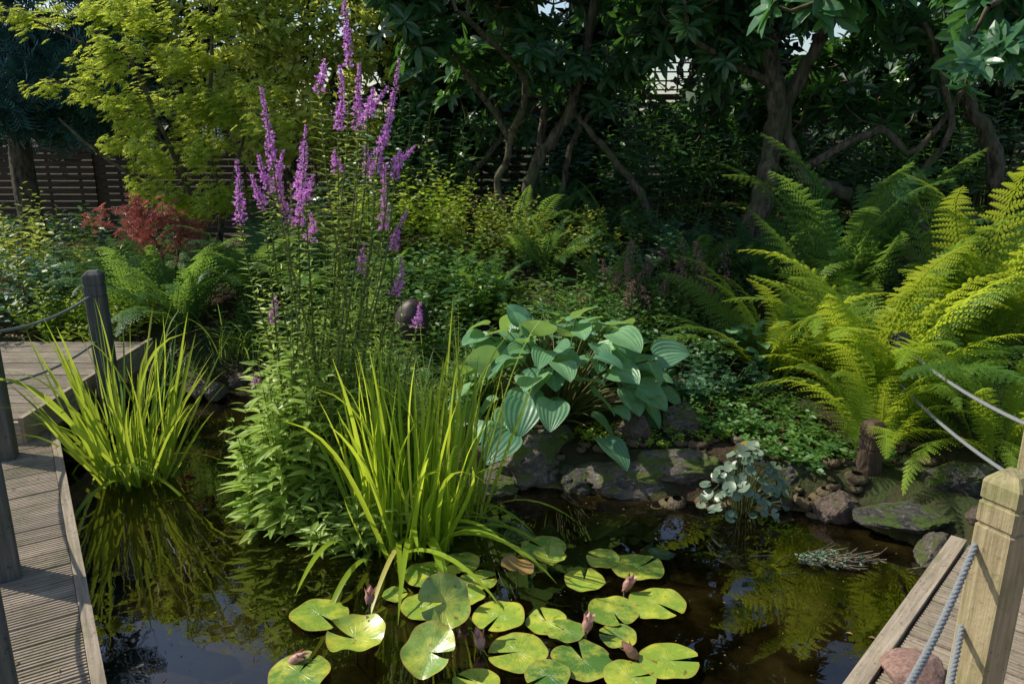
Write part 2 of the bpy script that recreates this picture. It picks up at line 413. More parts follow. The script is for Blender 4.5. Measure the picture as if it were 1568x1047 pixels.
g.build('pond_pebbles',[M['pebble']])

# ------------------------------------------------------------------ decks, posts, ropes
def board(geo,p,d,w,L,W,th,nr=7):
    d=np.array([*d,0.]);w=np.array([*w,0.]);p=np.array(p,float)+np.array([0,0,rng.uniform(-.002,.002)])
    prof=[(0,-th),(0,-.002)]
    for k in range(nr):
        a=W*k/nr;b=W/nr;prof+=[(a+b*.12,0),(a+b*.58,0),(a+b*.70,-.005),(a+b*.95,-.005)]
    prof+=[(W,-.002),(W,-th)]
    V=[];A=[];r=rng.random();ns=7
    for k in range(ns):
        for q,z in prof:
            V.append(p+d*L*k/(ns-1)+w*q+np.array([0,0,z]));A.append((L*k/(ns-1),q,r))
    n=len(prof);Q=[]
    for k in range(ns-1):
        for j in range(n-1): a=k*n+j;Q.append((a,a+1,a+n+1,a+n))
    for e in (0,ns-1):
        for j in range(1,n//2): Q.append((e*n+j,e*n+j+1,e*n+n-2-j,e*n+n-1-j))
    geo.add(V,Q,A,0)
g=Geo()
e0=np.array([-2.53,4.10]);ed=nrm(np.array([1.28,-2.06]))
en=np.array([-ed[1],ed[0]]);en=en*(1 if en[0]<0 else -1)
Wd=.118
for k in range(34):
    p=e0+ed*.124*k+en*.022
    board(g,(p[0],p[1],.200),en,ed,1.25,Wd,.03)
L=.124*34
c=e0+ed*L/2
box(g,(c[0],c[1],.194),[(*ed,0),(*en,0),(0,0,1)],(L/2,.020,.014))
c2=e0+ed*L/2+en*.03
box(g,(c2[0],c2[1],.09),[(*ed,0),(*en,0),(0,0,1)],(L/2,.02,.075))
for k in range(7):
    q=e0+ed*(.3+k*.6)+en*.10;box(g,(q[0],q[1],-.1),[(*ed,0),(*en,0),(0,0,1)],(.04,.04,.26))
g.build('wooden_walkway',[M['deck']])
g=Geo()
for k in range(12):
    board(g,(-2.58,3.92+k*.125,.33),(-1,0),(0,1),1.9,.118,.03)
box(g,(-2.565,4.67,.27),[(0,1,0),(1,0,0),(0,0,1)],(.78,.014,.075))
box(g,(-3.5,3.90,.25),[(1,0,0),(0,1,0),(0,0,1)],(.93,.012,.07))
for y in (4.0,5.3): box(g,(-2.62,y,-.02),[(0,1,0),(1,0,0),(0,0,1)],(.04,.04,.25))
g.build('wooden_landing',[M['deck']])
g=Geo()
f0=np.array([1.75,2.80]);fd=nrm(np.array([-.73,-.81]));fn=np.array([-fd[1],fd[0]]);fn=fn*np.sign(fn[0])
for k in range(22):
    p=f0+fd*(.125*k)+fn*.04
    board(g,(p[0],p[1],.25),fn,fd,.36,.118,.03)
c=f0+fd*1.35
box(g,(c[0],c[1],.243),[(*fd,0),(*fn,0),(0,0,1)],(1.37,.028,.016))
c=c+fn*.03
box(g,(c[0],c[1],.12),[(*fd,0),(*fn,0),(0,0,1)],(1.36,.02,.10))
g.build('wooden_decking',[M['deck']])
def pavemat():
    m,nt,out=newmat('sandstone_paving');oc=objc(nt)
    n1=noise(nt,oc,7,6,.65);n2=noise(nt,oc,50,5,.6)
    c=mixc(nt,mapr(nt,n1,.35,.65),(.22,.12,.095),(.40,.26,.21));c=mixc(nt,mapr(nt,n2,.5,.7,0,.5),c,(.12,.08,.07))
    p=princ(nt,c,.7,.3,bumpn(nt,mth(nt,'ADD',n1,n2),.5,.01));nt.links.new(p,out.inputs[0]);return m
M['pave']=pavemat()
g=Geo()
for i in range(8):
    for j in range(5):
        q=f0+fd*(.05+.36*i+.02*(j%2))+fn*(.42+.40*j+.19)
        box(g,(q[0],q[1],.225+rng.uniform(-.003,.003)),[(*fd,0),(*fn,0),(0,0,1)],(.172,.19,.03))
g.build('paving_path',[M['pave']])
rock('red_boulder',(1.19,2.02,.265),(.10,.085,.055),M['pave'],31,.3,rough=.12)

def post(name,x,y,z0,z1,hw,rot,mat,lean=(0,0)):
    h=z1-z0
    prof=[(0,hw),(h*.4,hw*1.01),(h-.150,hw),(h-.148,hw*.90),(h-.138,hw*.90),(h-.136,hw),(h-.085,hw),(h-.083,hw*.90),(h-.073,hw*.90),(h-.071,hw),(h-.028,hw),(h-.018,hw*.9),(h,hw*.55),(h+.001,.001)]
    V=[];A=[];k=.12
    sq=[(-1+k,-1),(1-k,-1),(1,-1+k),(1,1-k),(1-k,1),(-1+k,1),(-1,1-k),(-1,-1+k)]
    per=[0,.09,.1,.19,.2,.29,.3,.39]
    for z,w in prof:
        for (a,b),pp in zip(sq,per):
            X=a*w;Y=b*w
            V.append((x+X*math.cos(rot)-Y*math.sin(rot)+lean[0]*z,y+X*math.sin(rot)+Y*math.cos(rot)+lean[1]*z,z0+z));A.append((z,pp,.3))
    Q=[(i*8+j,i*8+(j+1)%8,(i+1)*8+(j+1)%8,(i+1)*8+j) for i in range(len(prof)-1) for j in range(8)]
    g=Geo();g.add(V,Q,A,0);return g.build(name,[mat])
post('rope_post',1.245,1.82,.2,1.0,.05,math.radians(28),M['post'],(.01,0))
post('rope_post',1.87,2.60,.2,1.0,.05,.5,M['post'])
post('rope_post',2.10,4.15,.05,.74,.04,.4,M['post_grey'])
post('wooden_stake',1.78,3.66,.05,.42,.045,.4,M['fence'])
post('rope_post',-2.43,4.55,.1,1.0,.052,.25,M['post_grey'])
post('rope_post',-2.56,3.72,.1,1.0,.052,.4,M['post_grey'])
post('rope_post',-1.90,2.64,.1,.98,.052,.6,M['post_grey'])
post('rope_post',-1.47,1.92,.1,.98,.052,.6,M['post_grey'])
def rope(name,a,b,sag,r=.006):
    a=np.array(a,float);b=np.array(b,float);L=np.linalg.norm(b-a);n=int(L/.008)+2
    t=np.linspace(0,1,n);c=a+(b-a)*t[:,None];c[:,2]-=sag*4*t*(1-t)
    tg=nrm(np.gradient(c,axis=0));U=nrm(np.cross(tg,(0,0,1)));W=np.cross(tg,U)
    g=Geo()
    for k in range(3):
        ph=t*L/.045*2*pi+k*2*pi/3
        tube(g,c+r*.85*(np.cos(ph)[:,None]*U+np.sin(ph)[:,None]*W),r,6)
    return g.build(name,[M['rope']])
rope('rope_rail',(1.20,1.84,.80),(.42,.98,.83),.16,.0055)
rope('rope_rail',(1.20,1.84,.56),(.62,.98,.50),.07,.0055)
rope('rope_rail',(1.24,1.86,.80),(1.87,2.6,.83),.07)
rope('rope_rail',(1.24,1.86,.56),(1.87,2.6,.58),.07)
rope('rope_rail',(1.87,2.6,.79),(2.10,4.15,.68),.04,.005)
rope('rope_rail',(1.87,2.6,.57),(2.10,4.15,.48),.04,.005)
for z in (.87,.60):
    rope('rope_rail',(-2.43,4.55,z),(-2.56,3.72,z-.02),.05,.0045)
    rope('rope_rail',(-2.56,3.72,z),(-1.9,2.64,z),.09,.0045)
    rope('rope_rail',(-1.9,2.64,z),(-1.47,1.92,z),.09,.0045)

# ------------------------------------------------------------------ fence & house
g=Geo()
for k in range(11):
    x0=-11+k*2.0;zb=float(gz(x0+1,9.8))-.02;zt=zb+(1.05 if x0<-3 else 1.2)
    box(g,(x0,9.86,(zb+zt)/2+.05),[(1,0,0),(0,1,0),(0,0,1)],(.05,.05,(zt-zb)/2+.1))
    n=13
    for i in range(n):
        z=zb+.06+(zt-zb-.08)*i/(n-1)
        box(g,(x0+1,9.79+(.012 if i%2 else 0),z),[(1,0,0),(0,1,0),(0,0,1)],(.96,.008,.034))
    for i in range(5): box(g,(x0+.25+i*.38,9.825,(zb+zt)/2),[(1,0,0),(0,1,0),(0,0,1)],(.015,.012,(zt-zb)/2))
    for i in range(14): box(g,(x0+.13+i*.135,9.8,zt+.2),[(1,0,0),(0,1,0),(0,0,1)],(.009,.006,.17))
    for i in range(4): box(g,(x0+1,9.788,zt+.06+i*.1),[(1,0,0),(0,1,0),(0,0,1)],(.95,.005,.009))
g.build('slatted_fence',[M['fence']])
def house():
    root=bpy.data.objects.new('brick_house',None);scene.collection.objects.link(root);root.location=(-14.5,36,-.3)
    bm_,nt,out=newmat('house_brick');br=N(nt,'ShaderNodeTexBrick');nt.links.new(objc(nt),br.inputs[0]);br.inputs['Color1'].default_value=(.28,.14,.09,1);br.inputs['Color2'].default_value=(.22,.11,.07,1);br.inputs['Scale'].default_value=3
    nt.links.new(princ(nt,br.outputs[0],.9,.2),out.inputs[0])
    rm,nt,out=newmat('roof_tile');nt.links.new(princ(nt,mixc(nt,noise(nt,objc(nt),12),(.08,.06,.06),(.16,.11,.10)),.8,.2),out.inputs[0])
    wm,nt,out=newmat('window_glass');nt.links.new(princ(nt,(.03,.04,.05),.1,.6),out.inputs[0])
    fm,nt,out=newmat('white_frame');nt.links.new(princ(nt,(.75,.75,.73),.5,.4),out.inputs[0])
    def part(nm,fn,mat):
        g=Geo();fn(g);o=g.build(nm,[mat]);o.parent=root
    I=[(1,0,0),(0,1,0),(0,0,1)]
    def walls(g):
        box(g,(0,0,1.5),I,(3,3,1.5))
        for y in (-3,3): g.add([(-3,y,3),(3,y,3),(0.01,y,5.0),(-.01,y,5.0)],[(0,1,2,3)],np.zeros((4,3)))
    part('walls',walls,bm_)
    def roof(g):
        for s in (-1,1):
            n=nrm(np.array([s*2.0,0,3.]));d=nrm(np.array([s*3.,0,-2.0]));box(g,np.array([s*1.6,0,4.0])+n*.05,[d,(0,1,0),n],(1.95,3.3,.06))
    part('roof',roof,rm)
    def win(g):
        for x in (-1.8,0,1.6): box(g,(x,-3.02,1.7),I,(.5,.03,.6))
    part('windows',win,wm)
    def fr(g):
        for x in (-1.8,0,1.6):
            for dz in (-.64,.64): box(g,(x,-3.04,1.7+dz),I,(.58,.04,.04))
            for dx in (-.54,0,.54): box(g,(x+dx,-3.045,1.7),I,(.04,.035,.59))
    part('window_frames',fr,fm)
    def door(g): box(g,(2.55,-3.03,1.0),I,(.38,.03,1.0))
    part('door',door,fm)
house()

# ------------------------------------------------------------------ trees
def rosette(geo,T,tips,dirs,k,size,lift,mat,ws=1.,jit=.02,updir=None):
    tips=np.repeat(tips,k,0);D=nrm(np.repeat(dirs,k,0));n=len(tips)
    ref=nrm(rng.normal(size=(n//k,3)));ref=np.repeat(ref,k,0)
    A=nrm(np.cross(D,ref));B=np.cross(D,A)
    ph=np.tile(np.arange(k)*2.399,n//k)+rng.uniform(-.2,.2,n)
    lf=rng.uniform(lift-.35,lift+.35,n)[:,None]
    ld=nrm(np.cos(ph)[:,None]*A+np.sin(ph)[:,None]*B+lf*D+rng.normal(0,.12,(n,3)))
    rr=np.clip(np.repeat(rng.random(n//k),k)*.6+rng.random(n)*.4,0,1)
    place(geo,T,tips-D*rng.uniform(0,jit,n)[:,None]+rng.normal(0,jit*.25,(n,3)),ld,D+rng.normal(0,.2,(n,3)),size*rng.uniform(.7,1.2,n),mat,ws,rr)

def grow(geo,limbs,blobs,barkmat=0,clump=.28,tw=.006,updir=.5):
    nodes=[]
    for pts,r0,r1 in limbs:
        P=smoothpath(pts,6,r1*.35);n=len(P);rad=np.linspace(r0,r1,n)*(1+rng.normal(0,.05,n))
        tube(geo,P,rad,10,barkmat);nodes+=list(P[n//3:])
    nodes=np.array(nodes);tips=[]
    for c,r,m,nc in blobs:
        c=np.array(c);r=np.array(r)
        cc=nrm(rng.normal(size=(nc,3)))*(rng.uniform(.35,1,(nc,1)))**.5*r+c
        idx=rng.integers(0,nc,m)
        tips.append(cc[idx]+nrm(rng.normal(size=(m,3)))*rng.random((m,1))*clump*np.array([1,1,.7]))
    tips=np.concatenate(tips)
    d=np.array([np.min(((nodes-t)**2).sum(1)) for t in tips]);o=np.argsort(d);tips=tips[o]
    cap=np.zeros((len(nodes)+3*len(tips),3));cap[:len(nodes)]=nodes;cn=len(nodes);dirs=[]
    for t in tips:
        q=cap[:cn];dd=((q-t)**2).sum(1)+np.maximum(0,q[:,2]-t[2])*.15;b=q[np.argmin(dd)]
        L=np.linalg.norm(t-b);mid=(b+t)/2+np.array([0,0,-.12*L])+rng.normal(0,.06*L,3)
        m2=mid*.35+t*.65+rng.normal(0,.03*L,3)
        r=min(.03,tw+L*.010);tube(geo,[b,mid,m2,t],[r*1.5,r,r*.8,tw*.6],4,barkmat)
        cap[cn]=mid;cap[cn+1]=m2;cap[cn+2]=t;cn+=3
        dirs.append(t-m2)
    dirs=nrm(nrm(np.array(dirs))+np.array([0,0,updir]))
    return tips,dirs

g=Geo()
tips,dirs=grow(g,[
 ([(.10,7.0,.75),(.13,7,1.15),(.2,6.95,1.45),(.45,6.9,1.85),(.62,6.8,2.5),(.7,6.6,3.2)],.065,.03),
 ([(.12,7.0,1.1),(.22,7.1,1.5),(.28,7.1,2.0),(.2,7.1,2.7),(.1,7.2,3.4)],.045,.022),
 ([(.05,6.9,.8),(-.12,6.8,1.3),(-.02,6.7,1.65),(-.3,6.5,2.1),(-.55,6.2,2.5)],.035,.018),
 ([(.2,7.05,.8),(.42,7.1,1.15),(.55,7.2,1.7),(.95,7.2,2.2),(1.2,7.1,2.8)],.035,.018),
 ([(-.25,7.2,.8),(-.38,7.3,1.3),(-.1,7.3,1.75),(-.35,7.5,2.5)],.03,.018),
 ([(1.25,6.8,.9),(1.05,6.9,1.3),(.75,7.0,1.65),(.5,7.0,1.9)],.04,.022),
 ([(-.02,6.7,1.65),(.1,6.3,2.1),(-.2,5.8,2.4),(-.35,5.4,2.5)],.03,.015)],
 [((-.3,5.9,2.65),(.75,.6,.45),380,20),((.7,6.7,2.75),(1.1,.9,.6),380,24),((0,7.4,4.0),(1.8,1.3,1.0),300,26),((-.35,7.8,2.1),(.8,.5,.6),160,10),((.1,7.0,2.25),(.8,.5,.35),130,14),((.5,6.5,4.9),(1.7,1.2,.7),160,16)])
rosette(g,ELL,tips,dirs,8,.145,.15,1)
g.build('rhododendron_tree',[M['bark'],M['rhodo']])
g=Geo()
tips,dirs=grow(g,[
 ([(1.96,6.5,.7),(2.0,6.5,1.2),(2.08,6.5,1.7),(2.0,6.4,2.1),(1.85,6.3,2.5),(1.6,6.1,3.2)],.10,.045),
 ([(2.06,6.5,1.75),(2.2,6.5,2.1),(2.4,6.4,2.6),(2.6,6.3,3.4)],.065,.035),
 ([(2.75,6.6,1.25),(2.35,6.5,1.4),(2.2,6.5,1.7),(2.1,6.6,2.2),(1.9,6.8,2.9)],.06,.028),
 ([(3.9,6.4,.9),(3.7,6.3,1.6),(3.45,6.3,2.0),(3.3,6.2,2.5),(3.4,6.0,3.3)],.07,.03),
 ([(2.3,6.5,1.45),(2.8,6.3,1.75),(3.1,6.3,1.6),(3.4,6.2,2.1)],.035,.018),
 ([(2.0,6.4,2.1),(1.5,6.2,2.3),(1.1,6.0,2.5)],.035,.015),
 ([(3.3,6.2,.9),(3.05,6.2,1.3),(3.25,6.1,1.8),(2.9,6.0,2.5)],.035,.018),
 ([(1.95,6.5,.75),(1.82,6.4,.72)],.12,.06)],
 [((1.8,6.2,2.95),(1.3,.8,.6),450,30),((3.2,6.2,2.95),(1.2,.9,.7),450,28),((2.5,7.0,4.4),(2.2,1.3,.9),340,30),((3.0,7.0,2.2),(1.0,.4,.5),160,14),((3.3,7.6,2.0),(1.2,.5,.6),170,12),((1.7,7.8,2.1),(.9,.5,.6),170,12),((1.3,6.4,2.35),(.5,.4,.3),90,8)])
rosette(g,ELL,tips,dirs,8,.145,.15,1)
g.build('rhododendron_tree',[M['bark'],M['rhodo']])
g=Geo()
tips,dirs=grow(g,[
 ([(4.4,5.2,.5),(4.2,5.1,1.3),(3.9,4.9,2.1),(3.5,4.7,2.7),(2.9,4.4,3.0),(2.3,4.0,2.8)],.10,.03),
 ([(3.9,4.9,2.1),(3.3,4.6,2.35),(2.8,4.2,2.5),(2.3,3.8,2.45),(2.0,3.6,2.3)],.045,.012),
 ([(2.9,4.4,3.0),(2.0,4.1,3.0),(1.5,3.8,2.7),(1.2,3.6,2.5)],.035,.010)],
 [((2.05,3.55,2.12),(.20,.14,.09),22,6),((2.35,3.9,2.30),(.3,.25,.17),46,8),((2.6,4.1,2.6),(.5,.35,.25),60,9),((1.25,3.55,2.38),(.24,.14,.06),16,6),((3.4,4.8,3.3),(1.3,.8,.5),110,18),((2.2,4.4,3.5),(1.0,.7,.4),40,12)],clump=.16)
rosette(g,ELL,tips,dirs,9,.125,.1,1,1.15)
g.build('rhododendron_tree',[M['bark'],M['rhodo_near']])

g=Geo()
tips,dirs=grow(g,[
 ([(-2.55,6.7,.5),(-2.6,6.7,1.0),(-2.75,6.7,1.5),(-2.95,6.6,2.2),(-3.1,6.5,2.9)],.03,.010),
 ([(-2.52,6.72,.5),(-2.45,6.75,1.1),(-2.5,6.8,1.7),(-2.4,6.8,2.5),(-2.4,6.8,3.1)],.025,.010),
 ([(-2.58,6.65,.7),(-2.8,6.5,1.2),(-3.2,6.3,1.6),(-3.4,6.2,1.85)],.02,.008),
 ([(-2.5,6.7,.8),(-2.3,6.7,1.4),(-2.1,6.7,1.9)],.02,.008),
 ([(-2.95,6.6,2.2),(-3.4,6.5,2.45),(-3.9,6.4,2.7)],.012,.005),
 ([(-2.75,6.7,1.6),(-3.2,6.5,1.95),(-3.55,6.4,2.15)],.012,.005)],
 [((-2.6,6.5,1.35),(.44,.4,.16),115,14),((-2.68,6.4,1.65),(.55,.5,.10),125,16),((-2.75,6.5,1.95),(.65,.5,.10),130,17),((-2.8,6.5,2.3),(.68,.5,.12),130,17),((-2.65,6.6,2.65),(.7,.5,.12),115,15),((-2.4,6.6,3.0),(.6,.45,.15),70,11),((-2.05,6.6,1.9),(.3,.3,.3),70,9),((-3.65,6.4,2.62),(.35,.25,.05),26,6),((-3.4,6.4,2.12),(.3,.25,.05),26,6)],clump=.17,tw=.0025,updir=.1)
rosette(g,PALM,tips,nrm(dirs*.3+np.array([-.2,-.35,1.])),8,.054,-.05,1,jit=.10)
g.build('acer_tree',[M['bark'],M['acer']])
g=Geo()
tips,dirs=grow(g,[([(-2.7,6.2,.4),(-2.75,6.15,.9),(-2.9,6.1,1.15)],.015,.006),([(-2.7,6.2,.5),(-2.6,6.2,.9),(-2.5,6.1,1.1)],.015,.006)],
 [((-2.85,5.95,1.18),(.34,.25,.12),48,14),((-2.6,6.0,1.06),(.32,.25,.12),34,12)],clump=.10,tw=.0025)
rosette(g,PALM,tips,nrm(dirs*.25+np.array([0,-.5,1.])),4,.06,-.05,1,jit=.12)
g.build('red_acer_shrub',[M['bark'],M['acer_red']])
g=Geo()
tips,dirs=grow(g,[([(-2.3,8.5,.6),(-2.3,8.5,1.8),(-2.4,8.4,3.0),(-2.3,8.4,4.2)],.05,.02),([(-2.3,8.5,1.2),(-2.9,8.3,2.2),(-3.2,8.2,3.2)],.03,.015),([(-2.3,8.5,1.4),(-1.7,8.3,2.4),(-1.4,8.2,3.2)],.03,.015)],
 [((-2.4,8.2,2.5),(1.2,.5,1.0),560,44),((-1.5,8.2,2.5),(.7,.5,.9),300,24),((-3.2,8.3,3.4),(.9,.5,.45),100,12),((-2.2,8.3,3.8),(.9,.5,.4),80,12),((-1.9,7.8,1.7),(.8,.4,.4),170,14)],clump=.24,tw=.004)
rosette(g,OVAL,tips,dirs,12,.08,.3,1,jit=.18)
g.build('golden_leaf_tree',[M['bark'],M['gold']])
def spray_template(n=9):
    V=[];Q=[];A=[]
    def q(a,b,c,d,u):
        k=len(V);V.extend([a,b,c,d]);A.extend([(u,.5,0)]*4);Q.append((k,k+1,k+2,k+3))
    q((-.01,0,0),(.01,0,0),(.006,1,-.1),(-.006,1,-.1),0)
    for i in range(n):
        s=.08+.9*i/n;L=.28*math.sin(pi*(.25+.75*(1-s)))*.9+.06
        for sg in (-1,1):
            q((0,s-.018,-.1*s*s),(sg*L*.5,s+L*.5-.03,-.03-.1*s*s),(sg*L,s+L*.8,-.08-.1*s*s),(sg*L*.5,s+L*.5+.045,-.03-.1*s*s),s)
    return np.array(V,float),np.array(Q),np.array(A,float)
SPRAY=spray_template(7)
g=Geo()
tips,dirs=grow(g,[([(-5.1,8.5,.4),(-5.1,8.5,2),(-5.0,8.5,3.4),(-5.0,8.5,4.8)],.14,.03)]+
 [([(-5.1,8.5,z),(-5.1+math.cos(a)*.7,8.5+math.sin(a)*.7,z+.1),(-5.1+math.cos(a)*l,8.5+math.sin(a)*l,z-.2)],.035,.012) for z,a,l in [(1.9,0.1,1.2),(2.1,-.9,1.5),(2.4,-1.8,1.4),(2.7,-.4,1.5),(3.2,-1.3,1.5),(3.4,.4,1.3),(4,-.6,1.0),(3,3,1.4),(2.3,4,1.3)]],
 [((-4.5,8.0,2.15),(.9,.7,.42),460,36),((-4.6,8.1,2.9),(1.1,.8,.6),400,28),((-5.6,8.1,2.4),(.8,.7,.6),160,14),((-5.0,8.4,4.1),(.8,.7,.7),90,14)],clump=.26,tw=.005,updir=-.5)
rosette(g,SPRAY,tips,nrm(dirs+np.array([0,-.2,-.6])),5,.27,.9,1)
g.build('conifer_tree',[M['bark'],M['conifer']])
g=Geo()
blobs=[((x,y,z),(rx,ry,rz),n,nc) for x,y,z,rx,ry,rz,n,nc in [(-8,11.5,2.4,2.2,.9,1.6,280,26),(-5.4,11.6,2.4,1.8,.9,1.2,330,24),(-3.0,11.8,2.9,2.0,.8,1.3,330,26),(-5.6,12.5,4.4,2.5,.8,1.0,120,16),(-.6,9.0,2.7,1.0,.7,.9,360,20),(-.2,10.8,3.4,1.9,.7,1.6,480,30),(1.35,11.0,3.0,1.0,.5,.9,200,14),(2.4,10.8,3.4,2.0,.7,1.7,480,30),(5.2,10.6,3.2,2.0,.7,1.8,400,26),(8,11,3,2,.9,2,150,20),(4.9,8.3,2.6,1.2,.8,1.4,330,20),(6.4,7,2.6,1.2,.8,1.6,120,20),(1.2,11.5,5.6,3.2,.9,1.2,160,26),
 (-.9,9.1,1.7,.7,.3,.6,170,10),(.9,9.2,1.6,.7,.3,.5,130,9),(2.6,9.2,1.75,.9,.3,.6,230,12),(4.2,9.0,1.7,.9,.3,.7,200,12)]]
limbs=[([(x,y,.8),(x+.1,y,2),(x-.1,y,h)],.07,.03) for x,y,h in [(-8,11.6,4),(-5.5,11.7,4.2),(-3.2,11.8,3.4),(-.6,9.1,3.2),(0,11.4,5),(1.4,11.2,3.2),(2.4,11.4,5),(5.2,11.2,5),(8,11,4),(4.9,8.5,3.6),(6.4,7.2,3.6)]]+[([(x,9.3,.8),(x+.1,9.2,1.3),(x-.1,9.2,1.8)],.03,.012) for x in (-.9,.9,2.6,4.2)]
tips,dirs=grow(g,limbs,blobs,clump=.4)
rosette(g,CHEAP,tips,dirs,12,.19,.3,1,jit=.3)
g.build('background_trees',[M['bark'],M['back']])

# ------------------------------------------------------------------ herbaceous plants
def shoots(geo,base,spread,n,hgt,lean,T,leaf,nl,lm=1,sm_=0,start=.25,lift=.35,ws=1.0,stem_r=.003,ground=True,opp=False):
    P=[];D=[];U=[];S=[];Rr=[]
    for i in range(n):
        a=rng.uniform(0,2*pi);r=math.sqrt(rng.random())
        x=base[0]+math.cos(a)*r*spread[0];y=base[1]+math.sin(a)*r*spread[1]
        z=float(gz(x,y)) if ground else base[2]
        h=hgt*rng.uniform(.65,1.1)*(1-.35*r*r)
        ln=lean*rng.uniform(.3,1.)*(.3+r);a2=a+rng.normal(0,.7)
        p=np.array([[x,y,z],[x+math.cos(a2)*ln*h*.3,y+math.sin(a2)*ln*h*.3,z+h*.5],[x+math.cos(a2)*ln*h,y+math.sin(a2)*ln*h,z+h]])
        C=smoothpath(p,4,0);tube(geo,C,np.linspace(stem_r,stem_r*.5,len(C)),4,sm_)
        t=np.linspace(start,1,nl)*(len(C)-1);ii=np.minimum(t.astype(int),len(C)-2);f=(t-ii)[:,None]
        q=C[ii]*(1-f)+C[ii+1]*f;tg=nrm(C[ii+1]-C[ii])
        ph=np.arange(nl)*(2.4 if not opp else pi)+rng.uniform(0,6)+(np.arange(nl)//2*1.4 if opp else 0)
        ld=np.stack([np.cos(ph),np.sin(ph),np.zeros(nl)],1)+tg*lift+rng.normal(0,.15,(nl,3))
        P.append(q);D.append(ld);U.append(tg+rng.normal(0,.2,(nl,3)));S.append(leaf*rng.uniform(.7,1.15,nl)*(1-.45*np.linspace(0,1,nl)**3));Rr.append(np.clip(rng.random()*.5+rng.random(nl)*.5,0,1))
    place(geo,T,np.concatenate(P),np.concatenate(D),np.concatenate(U),np.concatenate(S),lm,ws,np.concatenate(Rr))
def herb(name,bx,by,sx,sy,n,h,lean,T,leaf,nl,mat,**k):
    g=Geo();shoots(g,(bx,by,0),(sx,sy),n,h,lean,T,leaf,nl,**k);return g.build(name,[M['stem'],M[mat]])
herb('lime_shrub',-.75,6.5,.45,.35,60,.75,.5,OVAL,.085,16,'lime')
herb('lime_shrub',-1.45,6.4,.4,.3,45,.7,.5,OVAL,.08,15,'gold')
herb('golden_shrub',-4.1,6.6,.5,.4,60,.85,.4,OVAL,.085,16,'gold')
herb('golden_shrub',-3.3,5.7,.3,.25,25,.45,.4,OVAL,.065,14,'lime')
herb('green_shrub',-3.8,5.9,.5,.35,60,.75,.4,OVAL,.09,15,'herb_blue')
herb('green_shrub',-3.2,6.6,.6,.3,60,.5,.4,LANCE,.10,15,'herb')
herb('green_shrub',-.55,5.6,.5,.35,60,.5,.45,OVAL,.08,16,'herb')
herb('lime_shrub',-.15,5.5,.3,.2,30,.3,.45,OVAL,.07,12,'lime')
herb('variegated_shrub',-.15,6.4,.4,.25,55,.55,.5,OVAL,.055,18,'gold')
herb('green_shrub',.55,6.4,.4,.3,40,.4,.5,OVAL,.065,14,'gold')
herb('dark_shrub',1.35,7.4,.5,.3,50,1.2,.4,ELL,.13,18,'rhodo')
herb('dark_shrub',1.2,6.2,.5,.3,40,.45,.5,OVAL,.08,14,'herb_blue')
herb('dark_shrub',-.9,7.3,.5,.3,50,1.2,.4,ELL,.12,18,'rhodo')
herb('dark_shrub',3.0,7.3,.6,.3,60,1.0,.4,ELL,.13,18,'rhodo')
herb('dark_shrub',2.1,8.2,.8,.3,60,1.1,.4,ELL,.13,18,'rhodo')
herb('dark_shrub',.4,8.4,.8,.3,50,1.0,.4,ELL,.13,18,'rhodo')
herb('dark_shrub',4.3,7.4,.8,.3,60,1.3,.4,ELL,.13,18,'rhodo')
herb('dark_shrub',-1.9,7.2,.4,.3,40,.9,.4,ELL,.11,16,'rhodo')
herb('dark_shrub',-4.6,8.6,1.2,.4,60,.5,.4,ELL,.13,14,'rhodo')
herb('leafy_perennial',1.15,4.75,.45,.4,110,.30,.6,OVAL,.065,12,'herb_blue')
herb('leafy_perennial',1.35,4.2,.35,.22,80,.16,.7,OVAL,.055,9,'herb')
herb('leafy_perennial',.55,5.2,.6,.35,110,.42,.5,LANCE,.10,14,'herb')
herb('leafy_perennial',-1.6,5.7,.5,.3,70,.4,.5,LANCE,.11,13,'herb')
herb('leafy_perennial',-3.1,5.75,.4,.25,60,.3,.5,OVAL,.065,12,'lime')
herb('leafy_perennial',-.65,4.95,.45,.25,90,.30,.5,OVAL,.065,10,'herb')
herb('leafy_perennial',-1.0,5.45,.5,.2,60,.4,.5,LANCE,.10,12,'herb')
herb('ground_cover',.75,4.08,.5,.15,130,.07,.8,OVAL,.03,7,'lime',stem_r=.0015)
herb('ground_cover',1.6,3.85,.35,.2,80,.12,.8,OVAL,.055,8,'herb',stem_r=.0015)
herb('ground_cover',0,5.9,1.7,.6,260,.2,.8,OVAL,.06,8,'herb',stem_r=.0015)
herb('ground_cover',2.2,5.6,1.2,.6,180,.25,.8,OVAL,.06,9,'herb_blue',stem_r=.0015)
herb('ground_cover',1.5,7.2,3.0,.8,330,.2,.9,OVAL,.07,8,'herb',stem_r=.0015)
herb('ground_cover',-3.2,7.6,2.4,.8,260,.25,.9,OVAL,.07,8,'herb',stem_r=.0015)
g=Geo();shoots(g,(1.0,5.3,0),(.5,.35),90,.5,.5,OVAL,.055,18)
for i in range(24):
    x=rng.uniform(.65,1.5);y=rng.uniform(5.0,5.5);z=float(gz(x,y));h=rng.uniform(.42,.6);lx=rng.uniform(-.1,.1)
    C=np.array([[x,y,z],[x+lx*.3,y,z+h*.6],[x+lx,y,z+h]]);tube(g,C,[.003,.002,.001],4,0)
    n=70;t=rng.uniform(.72,1.02,n);q=C[0]+(C[2]-C[0])*t[:,None]+rng.normal(0,1,(n,3))*(.03*(1.05-t)/.3)[:,None]
    place(g,PETAL,q,rng.normal(0,1,(n,3))+(0,0,.8),rng.normal(0,1,(n,3)),.014,2)
g.build('astilbe',[M['stem'],M['herb'],M['plume']])

